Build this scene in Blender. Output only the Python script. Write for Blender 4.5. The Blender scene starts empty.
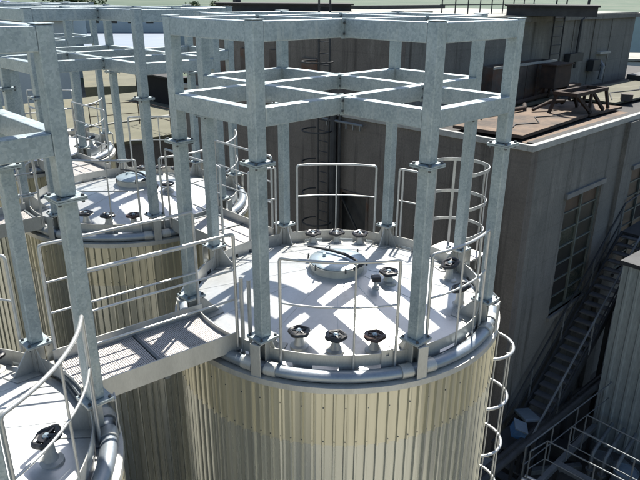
import bpy, math, random
from mathutils import Vector, Matrix
random.seed(7)
PI = math.pi
R_ = math.radians
scene = bpy.context.scene
col = scene.collection
GZ = -8.5                                   # ground level (tank deck edge is near z = -0.3)

# ------------------------------------------------------------------ materials
def new_mat(name):
    m = bpy.data.materials.new(name); m.use_nodes = True
    nt = m.node_tree; b = nt.nodes['Principled BSDF']
    return m, nt, b
def ramp(nt, stops):
    r = nt.nodes.new('ShaderNodeValToRGB')
    cr = r.color_ramp
    while len(cr.elements) < len(stops): cr.elements.new(0.5)
    for e, (p, c) in zip(cr.elements, stops):
        e.position = p; e.color = (*c, 1)
    return r
def noise(nt, vec, scale, detail=6, rough=.6):
    n = nt.nodes.new('ShaderNodeTexNoise'); n.inputs['Scale'].default_value = scale
    n.inputs['Detail'].default_value = detail; n.inputs['Roughness'].default_value = rough
    nt.links.new(vec, n.inputs['Vector']); return n
def mapping(nt, scale=(1, 1, 1)):
    t = nt.nodes.new('ShaderNodeTexCoord'); m = nt.nodes.new('ShaderNodeMapping')
    m.inputs['Scale'].default_value = scale
    nt.links.new(t.outputs['Object'], m.inputs['Vector']); return m.outputs['Vector']
def mixc(nt, a, b, fac, mode='MIX'):
    m = nt.nodes.new('ShaderNodeMix'); m.data_type = 'RGBA'; m.blend_type = mode
    for s, v in ((6, a), (7, b)):
        if hasattr(v, 'links') or hasattr(v, 'is_output'): nt.links.new(v, m.inputs[s])
        else: m.inputs[s].default_value = (*v, 1)
    if hasattr(fac, 'is_output'): nt.links.new(fac, m.inputs[0])
    else: m.inputs[0].default_value = fac
    return m.outputs[2]
def bump(nt, b, h, strength, dist=.01):
    n = nt.nodes.new('ShaderNodeBump'); n.inputs['Strength'].default_value = strength
    n.inputs['Distance'].default_value = dist
    nt.links.new(h, n.inputs['Height']); nt.links.new(n.outputs[0], b.inputs['Normal'])

def weathered(name, c0, c1, scale=3, rough=.6, metal=0., stretch=(1, 1, 1), stain=None, stain_at=.62, bumpy=.15, bscale=None, fine=.25, dist=.01, rvar=1.):
    """two-tone noise surface, optionally with stains of a third colour and a fine grain"""
    m, nt, b = new_mat(name)
    v = mapping(nt, stretch)
    n = noise(nt, v, scale)
    r = ramp(nt, [(.3, c0), (.72, c1)]); nt.links.new(n.outputs[0], r.inputs[0])
    c = r.outputs[0]
    g = noise(nt, v, scale * 14, 4, .7)
    gr = ramp(nt, [(.3, (1 - fine,) * 3), (.7, (1 + fine * .4,) * 3)]); nt.links.new(g.outputs[0], gr.inputs[0])
    c = mixc(nt, c, gr.outputs[0], 1., 'MULTIPLY')
    if stain:
        s = noise(nt, v, scale * .55, 8, .72)
        sr = ramp(nt, [(stain_at - .06, (0, 0, 0)), (stain_at + .08, (1, 1, 1))]); nt.links.new(s.outputs[0], sr.inputs[0])
        c = mixc(nt, c, stain, sr.outputs[0])
    nt.links.new(c, b.inputs['Base Color'])
    rr = nt.nodes.new('ShaderNodeMapRange'); rr.inputs[3].default_value = rough - .1 * rvar; rr.inputs[4].default_value = rough + .12 * rvar
    nt.links.new(g.outputs[0], rr.inputs[0]); nt.links.new(rr.outputs[0], b.inputs['Roughness'])
    b.inputs['Metallic'].default_value = metal
    if bumpy: bump(nt, b, g.outputs[0], bumpy, dist)
    return m

def galvanised():
    m, nt, b = new_mat('galvanised_steel')
    v = mapping(nt)
    vo = nt.nodes.new('ShaderNodeTexVoronoi'); vo.inputs['Scale'].default_value = 60
    nt.links.new(v, vo.inputs['Vector'])
    sp = nt.nodes.new('ShaderNodeSeparateColor'); nt.links.new(vo.outputs['Color'], sp.inputs[0])
    r = ramp(nt, [(0, (.28, .335, .35)), (1, (.385, .445, .46))]); nt.links.new(sp.outputs[0], r.inputs[0])
    n = noise(nt, v, 5)
    r2 = ramp(nt, [(.25, (.74, .78, .79)), (.5, (1., 1., 1.)), (.75, (1.16, 1.14, 1.1))]); nt.links.new(n.outputs[0], r2.inputs[0])
    c = mixc(nt, r.outputs[0], r2.outputs[0], 1., 'MULTIPLY')
    vs = mapping(nt, (1, 1, .18)); n2 = noise(nt, vs, 14, 5)
    r3 = ramp(nt, [(.56, (0, 0, 0)), (.8, (1, 1, 1))]); nt.links.new(n2.outputs[0], r3.inputs[0])
    c = mixc(nt, c, (.45, .49, .47), r3.outputs[0])
    nt.links.new(c, b.inputs['Base Color'])
    b.inputs['Metallic'].default_value = .3
    rr = nt.nodes.new('ShaderNodeMapRange'); rr.inputs[3].default_value = .34; rr.inputs[4].default_value = .6
    nt.links.new(sp.outputs[1], rr.inputs[0]); nt.links.new(rr.outputs[0], b.inputs['Roughness'])
    bump(nt, b, n.outputs[0], .12, .004)
    return m

def plain(name, c, rough=.5, metal=0., var=.15, scale=12):
    c0 = tuple(x * (1 - var) for x in c); c1 = tuple(min(1, x * (1 + var)) for x in c)
    return weathered(name, c0, c1, scale, rough, metal, bumpy=.05, fine=.12, dist=.003)

def fields():
    m, nt, b = new_mat('field_grass')
    v = mapping(nt, (.0016, .0045, 1))
    n = noise(nt, v, 2.4, 5, .55)
    r = ramp(nt, [(.30, (.04, .085, .05)), (.42, (.065, .13, .075)), (.50, (.15, .19, .13)), (.56, (.06, .12, .07)), (.66, (.10, .17, .10)), (.74, (.04, .08, .05))])  # greens shifted towards blue in place of distance haze
    nt.links.new(n.outputs[0], r.inputs[0])
    v2 = mapping(nt, (.05, .05, 1)); n2 = noise(nt, v2, 3, 8, .7)
    r2 = ramp(nt, [(.3, (.42, .46, .42)), (.7, (.66, .66, .64))]); nt.links.new(n2.outputs[0], r2.inputs[0])
    nt.links.new(mixc(nt, r.outputs[0], r2.outputs[0], 1., 'MULTIPLY'), b.inputs['Base Color'])
    b.inputs['Roughness'].default_value = .9
    return m

GALV = galvanised()
DECK = weathered('stainless_deck', (.56, .58, .58), (.66, .67, .66), 1.6, .32, .5, stain=(.40, .40, .37), stain_at=.63, bumpy=.06, fine=.08, dist=.003)
INOX = weathered('brushed_stainless', (.44, .44, .41), (.58, .58, .54), 6, .40, .35, stretch=(1, 1, .3), bumpy=.06, fine=.12, dist=.003)
RINGM = weathered('ring_stainless', (.24, .28, .32), (.36, .40, .43), 3, .40, .6, bumpy=.05, fine=.1, dist=.003)
RAILM = weathered('rail_stainless', (.42, .43, .42), (.56, .57, .56), 8, .34, .5, bumpy=.04, fine=.1, dist=.002)
CLAD = weathered('profiled_cladding', (.53, .51, .40), (.61, .59, .475), 1.3, .31, .6, stretch=(1, 1, .05), stain=(.47, .45, .37), stain_at=.60, bumpy=0, fine=.03, rvar=.15, dist=.003)
CLAD2 = weathered('profiled_cladding_pale', (.48, .49, .445), (.555, .565, .515), 1.3, .27, .66, stretch=(1, 1, .05), stain=(.43, .43, .385), stain_at=.60, bumpy=0, fine=.03, rvar=.15, dist=.003)
GRATE = weathered('grating_steel', (.44, .42, .40), (.58, .56, .54), 9, .5, .3, bumpy=.1, fine=.2)
BLACK = plain('black_plastic', (.018, .018, .02), .32, 0, .3)
BROWNW = plain('brown_plastic', (.06, .03, .022), .3, 0, .3)
BOLT = plain('bolt_steel', (.10, .11, .12), .45, .6, .3)
GLASSY = plain('polished_lid', (.38, .46, .50), .32, .55, .12)
def wall_mat(name, c0, c1, dark, light, lift):
    m, nt, b = new_mat(name)
    v = mapping(nt, (1, 1, .8)); n = noise(nt, v, .9, 9, .68)
    r = ramp(nt, [(.3, c0), (.7, c1)]); nt.links.new(n.outputs[0], r.inputs[0]); c = r.outputs[0]
    vs = mapping(nt, (1, 1, .05)); s1 = noise(nt, vs, 3.2, 7, .7)
    r1 = ramp(nt, [(.52, (0, 0, 0)), (.70, (1, 1, 1))]); nt.links.new(s1.outputs[0], r1.inputs[0]); c = mixc(nt, c, dark, r1.outputs[0])
    v3 = mapping(nt, (1, 1, .22)); s2 = noise(nt, v3, 1.7, 8, .75)
    r2 = ramp(nt, [(.57, (0, 0, 0)), (.78, (1, 1, 1))]); nt.links.new(s2.outputs[0], r2.inputs[0]); c = mixc(nt, c, light, r2.outputs[0])
    # form-work lift lines
    w_ = nt.nodes.new('ShaderNodeTexWave'); w_.wave_type = 'BANDS'; w_.bands_direction = 'Z'; w_.inputs['Scale'].default_value = lift; w_.inputs['Distortion'].default_value = .15
    nt.links.new(mapping(nt), w_.inputs['Vector'])
    rw = ramp(nt, [(.0, (.9, .9, .9)), (.012, (1, 1, 1))]); nt.links.new(w_.outputs['Fac'], rw.inputs[0])
    c = mixc(nt, c, rw.outputs[0], 1., 'MULTIPLY')
    g = noise(nt, v, 26, 6, .7); gr = ramp(nt, [(.3, (.72,) * 3), (.7, (1.12,) * 3)]); nt.links.new(g.outputs[0], gr.inputs[0])
    c = mixc(nt, c, gr.outputs[0], 1., 'MULTIPLY')
    nt.links.new(c, b.inputs['Base Color']); b.inputs['Roughness'].default_value = .88
    bump(nt, b, g.outputs[0], .5, .03)
    return m
CONC_U = wall_mat('brown_concrete', (.115, .104, .092), (.175, .158, .14), (.06, .055, .048), (.25, .235, .21), .35)
CONC_V = wall_mat('grey_concrete', (.125, .127, .118), (.20, .197, .18), (.065, .062, .055), (.32, .315, .29), .35)
COPING = weathered('coping_concrete', (.27, .275, .26), (.42, .425, .40), 4, .8, bumpy=.2)
TAR = weathered('tar_roof', (.018, .018, .018), (.04, .038, .035), 1.5, .8, bumpy=.3)
ROOFTAN = weathered('tan_roof_felt', (.08, .08, .052), (.125, .12, .082), .7, .85, stain=(.20, .19, .145), stain_at=.63, bumpy=.25)
SAND = weathered('sandy_roof', (.10, .098, .06), (.15, .145, .095), .6, .85, stain=(.15, .135, .08), stain_at=.6, bumpy=.25)
ROOFPALE = weathered('pale_roof', (.22, .22, .19), (.32, .32, .28), .35, .8, stain=(.24, .23, .20), stain_at=.6, bumpy=.2)
RUST = weathered('rusty_steel', (.022, .015, .012), (.06, .034, .022), 4, .85, bumpy=.4, fine=.35)
RUSTROOF = weathered('rusty_roof_sheet', (.12, .078, .05), (.20, .14, .095), 1.3, .85, stain=(.06, .045, .035), stain_at=.52, bumpy=.3)
RUSTPALE = weathered('rusty_tank_sheet', (.055, .047, .040), (.13, .11, .095), 2, .8, stain=(.10, .05, .03), stain_at=.56, bumpy=.3)
DARKST = weathered('dark_steel', (.025, .028, .032), (.05, .055, .06), 4, .6, .3, bumpy=.1)
GREYST = weathered('grey_painted_steel', (.13, .145, .155), (.20, .22, .23), 3, .5, .3, bumpy=.1)
SHEDM = weathered('pale_green_sheet', (.27, .31, .31), (.36, .40, .40), 1.5, .5, .2, stretch=(1, 1, .2), stain=(.20, .23, .22), stain_at=.6, bumpy=.1)
YARD = weathered('yard_concrete', (.055, .052, .045), (.11, .105, .092), .25, .9, stain=(.06, .055, .05), stain_at=.55, bumpy=.4, dist=.03)  # concrete darkened in colour to read as shaded ground
GLASSD = weathered('dusty_window_glass', (.008, .012, .011), (.028, .028, .021), 1.6, .42, 0, bumpy=0, stain=(.035, .024, .016), stain_at=.6)
GLASSG = weathered('greenish_glass', (.02, .03, .024), (.05, .06, .045), 1.6, .25, 0, bumpy=0)
GLASSR = weathered('rust_stained_glass', (.035, .022, .015), (.085, .055, .036), 2.6, .5, 0, bumpy=0)
FRAMEM = weathered('window_frame_paint', (.07, .085, .075), (.13, .15, .135), 5, .6, bumpy=.1)
BLUE = plain('blue_paint', (.04, .12, .26), .5, 0, .2)
PALEBLUE = plain('pale_blue_plastic', (.16, .21, .25), .5, 0, .15)
BLUEROOF = plain('blue_roof_sheet', (.015, .05, .30), .5, .1, .2, 2)
WHITEW = weathered('white_wall_sheet', (.33, .39, .41), (.39, .45, .47), .5, .7, bumpy=.1, fine=.08)
PALEROOF = weathered('pale_metal_roof', (.15, .19, .245), (.20, .24, .29), .2, .6, .1, stretch=(1, 3, 1), bumpy=0, fine=.08)
FIELD = fields()
APRON = weathered('gravel_apron', (.34, .32, .265), (.45, .425, .355), .3, .9, stain=(.25, .23, .18), stain_at=.6, bumpy=.4, dist=.03)  # pale warm tone chosen to bounce yellowish light onto the cladding
LEAF = weathered('tree_leaves', (.035, .065, .02), (.09, .14, .045), 1.2, .7, bumpy=0, fine=.3)
BARK = weathered('tree_bark', (.06, .045, .03), (.10, .08, .055), 5, .9, bumpy=.3)
TREAD = weathered('worn_tread_steel', (.08, .085, .09), (.13, .135, .14), 4, .6, .2, bumpy=.1)
INTERIORBLACK = weathered('soot_black', (.006, .006, .006), (.012, .011, .010), 2, .95, bumpy=.1)  # near-black paints unlit depth: missing panes and the open shed
GALVB = plain('galvanised_dark', (.15, .17, .18), .5, .4, .2)

# ------------------------------------------------------------------ mesh collector
ORG = {}
class M:
    def __init__(s): s.v = []; s.f = []; s.k = 0; s.ks = []
    def add(s, v, f):
        s.ks += [s.k] * len(f); o = len(s.v); s.v += [tuple(x) for x in v]; s.f += [tuple(i + o for i in q) for q in f]; return s
    def boxm(s, mat, sx, sy, sz):
        v = [mat @ Vector((x * sx / 2, y * sy / 2, z * sz / 2)) for x in (-1, 1) for y in (-1, 1) for z in (-1, 1)]
        return s.add(v, [(0, 1, 3, 2), (4, 6, 7, 5), (0, 4, 5, 1), (2, 3, 7, 6), (0, 2, 6, 4), (1, 5, 7, 3)])
    def box(s, c, size, rz=0):
        return s.boxm(Matrix.Translation(c) @ Matrix.Rotation(rz, 4, 'Z'), *size)
    def span(s, x0, x1, y0, y1, z0, z1):
        return s.box(((x0 + x1) / 2, (y0 + y1) / 2, (z0 + z1) / 2), (abs(x1 - x0), abs(y1 - y0), abs(z1 - z0)))
    def bar(s, p, q, w, h, up=(0, 0, 1)):
        p = Vector(p); q = Vector(q); d = (q - p); L = d.length; d.normalize()
        up = Vector(up)
        if abs(d.dot(up)) > .99: up = Vector((1, 0, 0))
        a = d.cross(up).normalized(); u = a.cross(d)
        m = Matrix((( d.x, a.x, u.x, 0), (d.y, a.y, u.y, 0), (d.z, a.z, u.z, 0), (0, 0, 0, 1)))
        return s.boxm(Matrix.Translation((p + q) / 2) @ m, L, w, h)
    def prism(s, poly, z0, z1):
        n = len(poly)
        v = [(x, y, z0) for x, y in poly] + [(x, y, z1) for x, y in poly]
        f = [tuple(range(n - 1, -1, -1)), tuple(range(n, 2 * n))] + [(i, (i + 1) % n, n + (i + 1) % n, n + i) for i in range(n)]
        return s.add(v, f)
    def plate(s, poly3, t):
        """thin plate: 3D polygon thickened along its normal"""
        P = [Vector(p) for p in poly3]; nrm = (P[1] - P[0]).cross(P[2] - P[0]).normalized() * t / 2
        n = len(P); v = [p - nrm for p in P] + [p + nrm for p in P]
        f = [tuple(range(n - 1, -1, -1)), tuple(range(n, 2 * n))] + [(i, (i + 1) % n, n + (i + 1) % n, n + i) for i in range(n)]
        return s.add(v, f)
    def tube(s, pts, r, n=8, closed=False):
        P = [Vector(p) for p in pts]; k = len(P); v = []; prev = None
        for i in range(k):
            if closed: d = P[(i + 1) % k] - P[i - 1]
            else: d = P[min(i + 1, k - 1)] - P[max(i - 1, 0)]
            d.normalize()
            if prev is None:
                a = d.cross(Vector((0, 0, 1)))
                if a.length < .05: a = d.cross(Vector((1, 0, 0)))
            else: a = prev - d * prev.dot(d)
            a.normalize(); prev = a; b = d.cross(a)
            rr = r[i] if isinstance(r, (list, tuple)) else r
            v += [P[i] + (a * math.cos(2 * PI * j / n) + b * math.sin(2 * PI * j / n)) * rr for j in range(n)]
        f = []
        for i in range(k if closed else k - 1):
            i2 = (i + 1) % k
            f += [(i * n + j, i * n + (j + 1) % n, i2 * n + (j + 1) % n, i2 * n + j) for j in range(n)]
        if not closed: f += [tuple(range(n - 1, -1, -1)), tuple((k - 1) * n + j for j in range(n))]
        return s.add(v, f)
    def cyl(s, c, r, z0, z1, n=20):
        return s.prism([(c[0] + r * math.cos(2 * PI * i / n), c[1] + r * math.sin(2 * PI * i / n)) for i in range(n)], z0, z1)
    def lathe(s, c, prof, a0=0, a1=360, n=96, closed_prof=False):
        full = abs(a1 - a0 - 360) < 1e-6; k = n if full else n + 1; m = len(prof); v = []
        for i in range(k):
            a = R_(a0 + (a1 - a0) * i / n)
            v += [(c[0] + r * math.cos(a), c[1] + r * math.sin(a), c[2] + z) for r, z in prof]
        f = []
        mm = m if closed_prof else m - 1
        for i in range(n):
            i2 = (i + 1) % k
            for j in range(mm):
                j2 = (j + 1) % m
                f.append((i * m + j, i2 * m + j, i2 * m + j2, i * m + j2))
        if closed_prof and not full:
            f += [tuple(range(m)), tuple((k - 1) * m + j for j in range(m - 1, -1, -1))]
        return s.add(v, f)
    def build(s, name, mat, parent=None, smooth=False, bevel=0, angle=35):
        me = bpy.data.meshes.new(name)
        o0 = Vector(ORG.get(parent.name, (0, 0, 0))) if parent else Vector((0, 0, 0))
        if parent is None:
            xs = [p[0] for p in s.v]; ys = [p[1] for p in s.v]; zs = [p[2] for p in s.v]
            o0 = Vector(((min(xs) + max(xs)) / 2, (min(ys) + max(ys)) / 2, min(zs)))
        me.from_pydata([tuple(Vector(p) - o0) for p in s.v], [], s.f); me.update()
        
        for mt_ in (mat if isinstance(mat, (list, tuple)) else (mat,)): me.materials.append(mt_)
        for pl_, k_ in zip(me.polygons, s.ks): pl_.material_index = k_
        import bmesh
        bm = bmesh.new(); bm.from_mesh(me); bmesh.ops.recalc_face_normals(bm, faces=bm.faces); bm.to_mesh(me); bm.free()
        o = bpy.data.objects.new(name, me); col.objects.link(o)
        if parent: o.parent = parent; ORG[o.name] = tuple(o0)
        else: o.location = o0; ORG[o.name] = tuple(o0)
        if smooth:
            for p in me.polygons: p.use_smooth = True
            me.set_sharp_from_angle(angle=R_(angle))
        if bevel:
            b = o.modifiers.new('bevel', 'BEVEL'); b.width = bevel; b.segments = 2; b.limit_method = 'ANGLE'
        return o

def tag(o, label=None, cat=None, group=None, kind=None):
    if label: o['label'] = label
    if cat: o['category'] = cat
    if group: o['group'] = group
    if kind: o['kind'] = kind
    return o
def thing(name, loc, label, cat, group=None):
    o = bpy.data.objects.new(name, None); col.objects.link(o); o.location = loc; o.empty_display_size = .2
    ORG[o.name] = tuple(loc); return tag(o, label, cat, group)
def copy_tree(o, parent=None):
    c = o.copy(); col.objects.link(c); c.parent = parent
    ORG[c.name] = ORG.get(o.name, (0, 0, 0))
    for ch in [x for x in ALL(o)]: copy_tree(ch, c)
    return c
def ALL(o): return [x for x in bpy.data.objects if x.parent is o]
def copy_thing(o, loc, label, group=None):
    c = copy_tree(o); c.location = loc; ORG[c.name] = tuple(loc); c['label'] = label
    if group: c['group'] = group
    return c
def pol(c, r, a, z): return (c[0] + r * math.cos(R_(a)), c[1] + r * math.sin(R_(a)), z)
def arc(c, r, a0, a1, z, n=24): return [pol(c, r, a0 + (a1 - a0) * i / n, z) for i in range(n + 1)]

# ------------------------------------------------------------------ steel frame on each tank
PA, PB = 1.6, .5947
PW = .112
POSTS = [(-PA, -PB), (-PA, PB), (PA, -PB), (PA, PB), (-PB, -PA), (PB, -PA), (-PB, PA), (PB, PA)]
def make_frame(label):
    t = thing('steel_gantry', (0, 0, 0), label, 'gantry', 'galvanised gantries on top of the tanks')
    for (x, y) in POSTS:
        p = M().box((x, y, .827), (PW, PW, 1.626)).box((x, y, 2.23), (PW, PW, 1.116)).build('post', GALV, t, bevel=.009)
        M().box((x, y, 2.7935), (PW + .008, PW + .008, .007)).build('post_cap', GALV, p, bevel=.002)
        for zc, nm in ((.007, 'base_flange'), (1.6465, 'lower_flange'), (1.662, 'upper_flange')):
            b = M().box((x, y, zc), (.215, .215, .0125)); b.k = 1
            for sx in (-1, 1):
                for sy in (-1, 1):
                    if nm != 'lower_flange': b.cyl((x + sx * .083, y + sy * .083), .014, zc + .006, zc + .022, 6)
                    if nm == 'base_flange': b.cyl((x + sx * .083, y + sy * .083), .009, zc - .04, zc + .028, 6)
                    if nm == 'lower_flange': b.cyl((x + sx * .083, y + sy * .083), .012, zc - .026, zc - .006, 6)
            b.build(nm, (GALV, BOLT), p)
    H = PW / 2
    for z1 in (2.115, 2.782):
        zc = z1 - .078; hh = .156
        w = .108
        for s in (-1, 1):
            for a, b in ((-PA + H, PA - H),):
                M().box((0, s * PB, zc), (b - a, w, hh)).build('beam', GALV, t, bevel=.008)
            # crossing beams in three butted pieces
            for v0, v1 in ((-PA + H, -PB - w / 2 - .012), (-PB + w / 2 + .012, PB - w / 2 - .012), (PB + w / 2 + .012, PA - H)):
                M().box((s * PB, (v0 + v1) / 2, zc), (w, v1 - v0, hh)).build('beam', GALV, t, bevel=.008)
            M().box((s * PA, 0, zc), (w, 2 * PB - PW, hh)).build('beam', GALV, t, bevel=.008)
            j = M()
            for c in (-1, 1):
                for e in (-1, 1):
                    j = M(); j.box((s * PB, c * PB + e * (w / 2 + .006), zc), (w + .05, .012, hh + .012)); j.k = 1
                    for bx in (-1, 1):
                        for bz in (-1, 1):
                            j.boxm(Matrix.Translation((s * PB + bx * .066, c * PB + e * (w / 2 + .006), zc + bz * .045)), .016, .036, .016)
                    j.build('joint_plate', (GALV, BOLT), t)
        for s in (-1, 1):    # short end beams closing the arms of the cross on the v sides
            M().box((0, s * PA, zc), (2 * PB - PW, w, hh)).build('beam', GALV, t, bevel=.008)
    return t

# ------------------------------------------------------------------ tank
RD = 1.66
def deck_z(r): return .08 - .37 * r / RD
def corrugated(m, c, R0, z0, z1, n=112, d=.027):
    prof = [(0, 0), (.50, 0), (.58, d), (.74, d), (.82, 0)]
    ang = []; rad = []; rnc = random.Random(11)
    for i in range(n):
        for t, h in prof: ang.append((i + t) / n * 2 * PI); rad.append(R0 + h * (1 + rnc.uniform(-.1, .1)) + rnc.uniform(-.0022, .0022))
    k = len(ang); v = []
    for z in (z0, z1): v += [(c[0] + r * math.cos(a), c[1] + r * math.sin(a), z) for a, r in zip(ang, rad)]
    return m.add(v, [(i, (i + 1) % k, k + (i + 1) % k, k + i) for i in range(k)])
def make_valve(t, x, y, wheel=BLACK, h=.2, tilt=(0, 0)):
    r = math.hypot(x, y); z0 = deck_z(r) - .02
    b = M()
    b.lathe((x, y, z0), [(.095, 0), (.092, .03), (.06, .045), (.045, .08), (.04, h - .03), (.022, h - .02), (.022, h + .02)], n=20)
    v = b.build('valve', INOX, t, smooth=True)
    # spoked hand wheel with a lobed rim
    w = M(); pts = []; ph = (x * 7.3 + y * 3.1) % 1.25
    for i in range(40):
        a = 2 * PI * i / 40; rr = .086 + .007 * math.cos(5 * (a + ph))
        pts.append((x + rr * math.cos(a), y + rr * math.sin(a), z0 + h + .012 + tilt[0] * math.cos(a) + tilt[1] * math.sin(a)))
    w.tube(pts, .023, 8, True); w.cyl((x, y), .062, z0 + h + .004, z0 + h + .02, 16)
    for k in range(5):
        a = 2 * PI * k / 5 - ph
        w.tube([(x, y, z0 + h + .02), (x + .075 * math.cos(a), y + .075 * math.sin(a), z0 + h + .012 + tilt[0] * math.cos(a) + tilt[1] * math.sin(a))], [.022, .013], 6)
    w.build('handwheel', wheel, v, smooth=True)
    M().lathe((x, y, z0 + h), [(.0, .045), (.014, .045), (.03, .03), (.034, .0), (.0, 0)], n=12).build('hub_cap', GLASSY, v, smooth=True)
    return v
def make_tank(label):
    t = thing('storage_tank', (0, 0, 0), label, 'tank', 'round metal storage tanks')
    c = (0, 0)
    SEAM = -.99
    corrugated(M(), c, 1.822, -.385, SEAM - .03).build('upper_cladding', CLAD, t)
    corrugated(M(), c, 1.8165, SEAM, GZ + .15).build('lower_cladding', CLAD2, t)
    sc = M()
    for row, st in ((SEAM + .03, 1), (-.58, 2), (-2.1, 3)):
        for i in range(0, 112, st):
            a = (i + .66) / 112 * 2 * PI; rr = 1.845 if row > SEAM else 1.835
            sc.tube([(rr * math.cos(a), rr * math.sin(a), row), ((rr + .006) * math.cos(a), (rr + .006) * math.sin(a), row)], .0075, 6)
    sc.build('cladding_screws', BOLT, t)
    M().lathe((0, 0, 0), [(1.80, -.345), (1.868, -.352), (1.872, -.41), (1.866, -.41), (1.86, -.36), (1.80, -.353)], closed_prof=True, n=144).build('rim_flashing', INOX, t, smooth=True)
    M().cyl((0, 0), 1.95, GZ, GZ + .15, 64).build('plinth', YARD, t)
    prof = [(.30, deck_z(.30))] + [(RD * k / 10, deck_z(RD * k / 10)) for k in range(2, 11)] + [(RD + .01, -.335), (1.80, -.34)]
    M().lathe((0, 0, 0), [(0.0, deck_z(.3) - .005)] + prof, n=144).build('deck', DECK, t, smooth=True, angle=50)
    # weld seams as narrow raised ribs on the deck
    ws = M()
    for a in range(15, 375, 30):
        ws.tube([pol(c, .36, a, deck_z(.36) + .0005), pol(c, RD - .02, a, deck_z(RD - .02) + .0005)], .0035, 5)
    ws.build('deck_welds', DECK, t)
    # toe plate with drain slots at its foot
    tp = M(); zt, zs, zb = -.125, -.245, -.30
    tp.lathe((0, 0, 0), [(RD + .002, zt), (RD + .010, zt), (RD + .010, zs), (RD + .002, zs)], closed_prof=True, n=144)
    for k in range(24):
        tp.lathe((0, 0, 0), [(RD + .002, zs), (RD + .010, zs), (RD + .010, zb - .03), (RD + .002, zb - .03)], a0=k * 15, a1=k * 15 + 6.5, n=5, closed_prof=True)
    tp.build('toe_plate', INOX, t, smooth=True)
    # half round rim pipe
    M().lathe((1e-9, 0, 0), [(1.765 + .068 * math.cos(q), -.292 + .056 * math.sin(q)) for q in [2 * PI * i / 14 for i in range(14)]], closed_prof=True, n=144).build('rim_pipe', RINGM, t, smooth=True, angle=60)
    for (x, y) in POSTS:
        a = math.degrees(math.atan2(y, x)); ra = R_(a)
        rot = Matrix.Rotation(ra, 4, 'Z')
        b = M(); rm = math.hypot(x, y)
        b.box((x, y, -.0075), (.215, .215, .013))
        b.boxm(rot @ Matrix.Translation((1.852, 0, -.20)), .012, .105, .37)          # flat outer strap
        b.boxm(rot @ Matrix.Translation((1.79, .0, -.03)), .12, .10, .012)
        b.boxm(rot @ Matrix.Translation((rm - .01, .045, -.165)), .10, .010, .30)
        b.boxm(rot @ Matrix.Translation((rm - .01, -.045, -.165)), .10, .010, .30)
        b.boxm(rot @ Matrix.Translation((rm - .065, 0, -.155)), .010, .09, .28)
        pl = [rot @ Vector(q) for q in ((rm - .07, .0, -.02), (rm - .10, 0, -.02), (rm - .30, 0, -.235), (rm - .30, 0, -.265), (rm - .07, 0, -.29))]
        b.plate(pl, .012)
        pl = [rot @ Vector(q) for q in ((rm - .32, -.09, -.223), (rm - .32, .09, -.223), (rm - .06, .10, -.280), (rm - .06, -.10, -.280))]
        b.plate(pl, .012)
        for e in (-1, 1):
            pl = [rot @ Vector(q) for q in ((rm - .05, e * .055, -.03), (rm - .05, e * .06, -.03), (rm - .05, e * .17, -.29), (rm - .05, e * .055, -.29))]
            b.plate(pl, .010)
        o = b.build('frame_bracket', INOX, t, bevel=.003)
        cv = M()
        for e in (-1, 1):
            cv.lathe((0, 0, 0), [(1.768 + .076 * math.cos(q), -.288 + .066 * math.sin(q)) for q in [2 * PI * i / 14 for i in range(14)]], a0=a + e * 4.0 - 1.8, a1=a + e * 4.0 + 1.8, n=4, closed_prof=True)
        cv.build('pipe_cover', INOX, o, smooth=True, angle=60)
    # manhole
    zc = deck_z(.3)
    mh = M().lathe((.02, .02, zc - .03), [(.355, 0), (.355, .022), (.315, .03), (.305, .105), (.335, .11), (.335, .127), (.0, .127)], n=48).build('manhole', INOX, t, smooth=True)
    M().lathe((.02, .02, zc + .099), [(.325, 0), (.325, .010), (.30, .022), (.2, .036), (.1, .042), (.0, .043)], n=48).build('lid', GLASSY, mh, smooth=True)
    hd = M()
    q = [(-.03, .46), (-.02, .30), (.02, .12), (.05, -.08), (.03, -.27), (.02, -.36)]
    hz = [.14, .165, .175, .175, .165, .12]
    # swing arm lies from back-left to front-right as seen from the walkway
    ca, sa = math.cos(R_(0)), math.sin(R_(0))
    hd.tube([(.02 + x * ca - y * sa, .02 + x * sa + y * ca, zc + z) for (x, y), z in zip(q, hz)], [.012, .015, .018, .018, .016, .014], 8)
    hd.tube([pol((.02, .02), .36, 255, zc + .12), pol((.02, .02), .37, 280, zc + .16)], .018, 8)
    hd.build('swing_arm', DARKST, mh, smooth=True)
    for a in range(0, 360, 60):
        M().tube([pol((.02, .02), .352, a, zc + .07), pol((.02, .02), .345, a, zc + .14)], .010, 6).build('clamp_bolt', BOLT, mh)
    bt = M(); bt.tube([pol((.02, .02), .15, 130, zc + .125), pol((.02, .02), .15, 130, zc + .175)], .02, 8); bt.build('lid_knob', GLASSY, mh, smooth=True)
    # valves: front row, back row, right side
    for (x, y), wm in zip(((-1.21, -.67), (-1.01, -.97), (-.73, -1.22)), (BLACK, BLACK, BROWNW)): make_valve(t, x, y, wm, .165)
    for a in (57, 44.5, 32): make_valve(t, 1.50 * math.cos(R_(a)), 1.50 * math.sin(R_(a)), BLACK, .16, (.006, .0))
    make_valve(t, .27, -.55, BLACK, .13)
    make_valve(t, 1.14, -.78, BLACK, .22, (.03, -.01)); make_valve(t, .68, -1.24, BLACK, .22, (.02, -.03))
    k = M().lathe((.03, -.57, deck_z(.55) - .01), [(.04, 0), (.04, .02), (.022, .03), (.022, .10)], n=14).build('vent_stub', INOX, t, smooth=True)
    M().box((.03, -.57, deck_z(.55) + .11), (.10, .10, .06), .9).build('black_lever', BLACK, k, bevel=.012)
    # drilled earthing lug plate on the toe plate
    lp = M()
    rot = Matrix.Rotation(R_(240.6), 4, 'Z')
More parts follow.
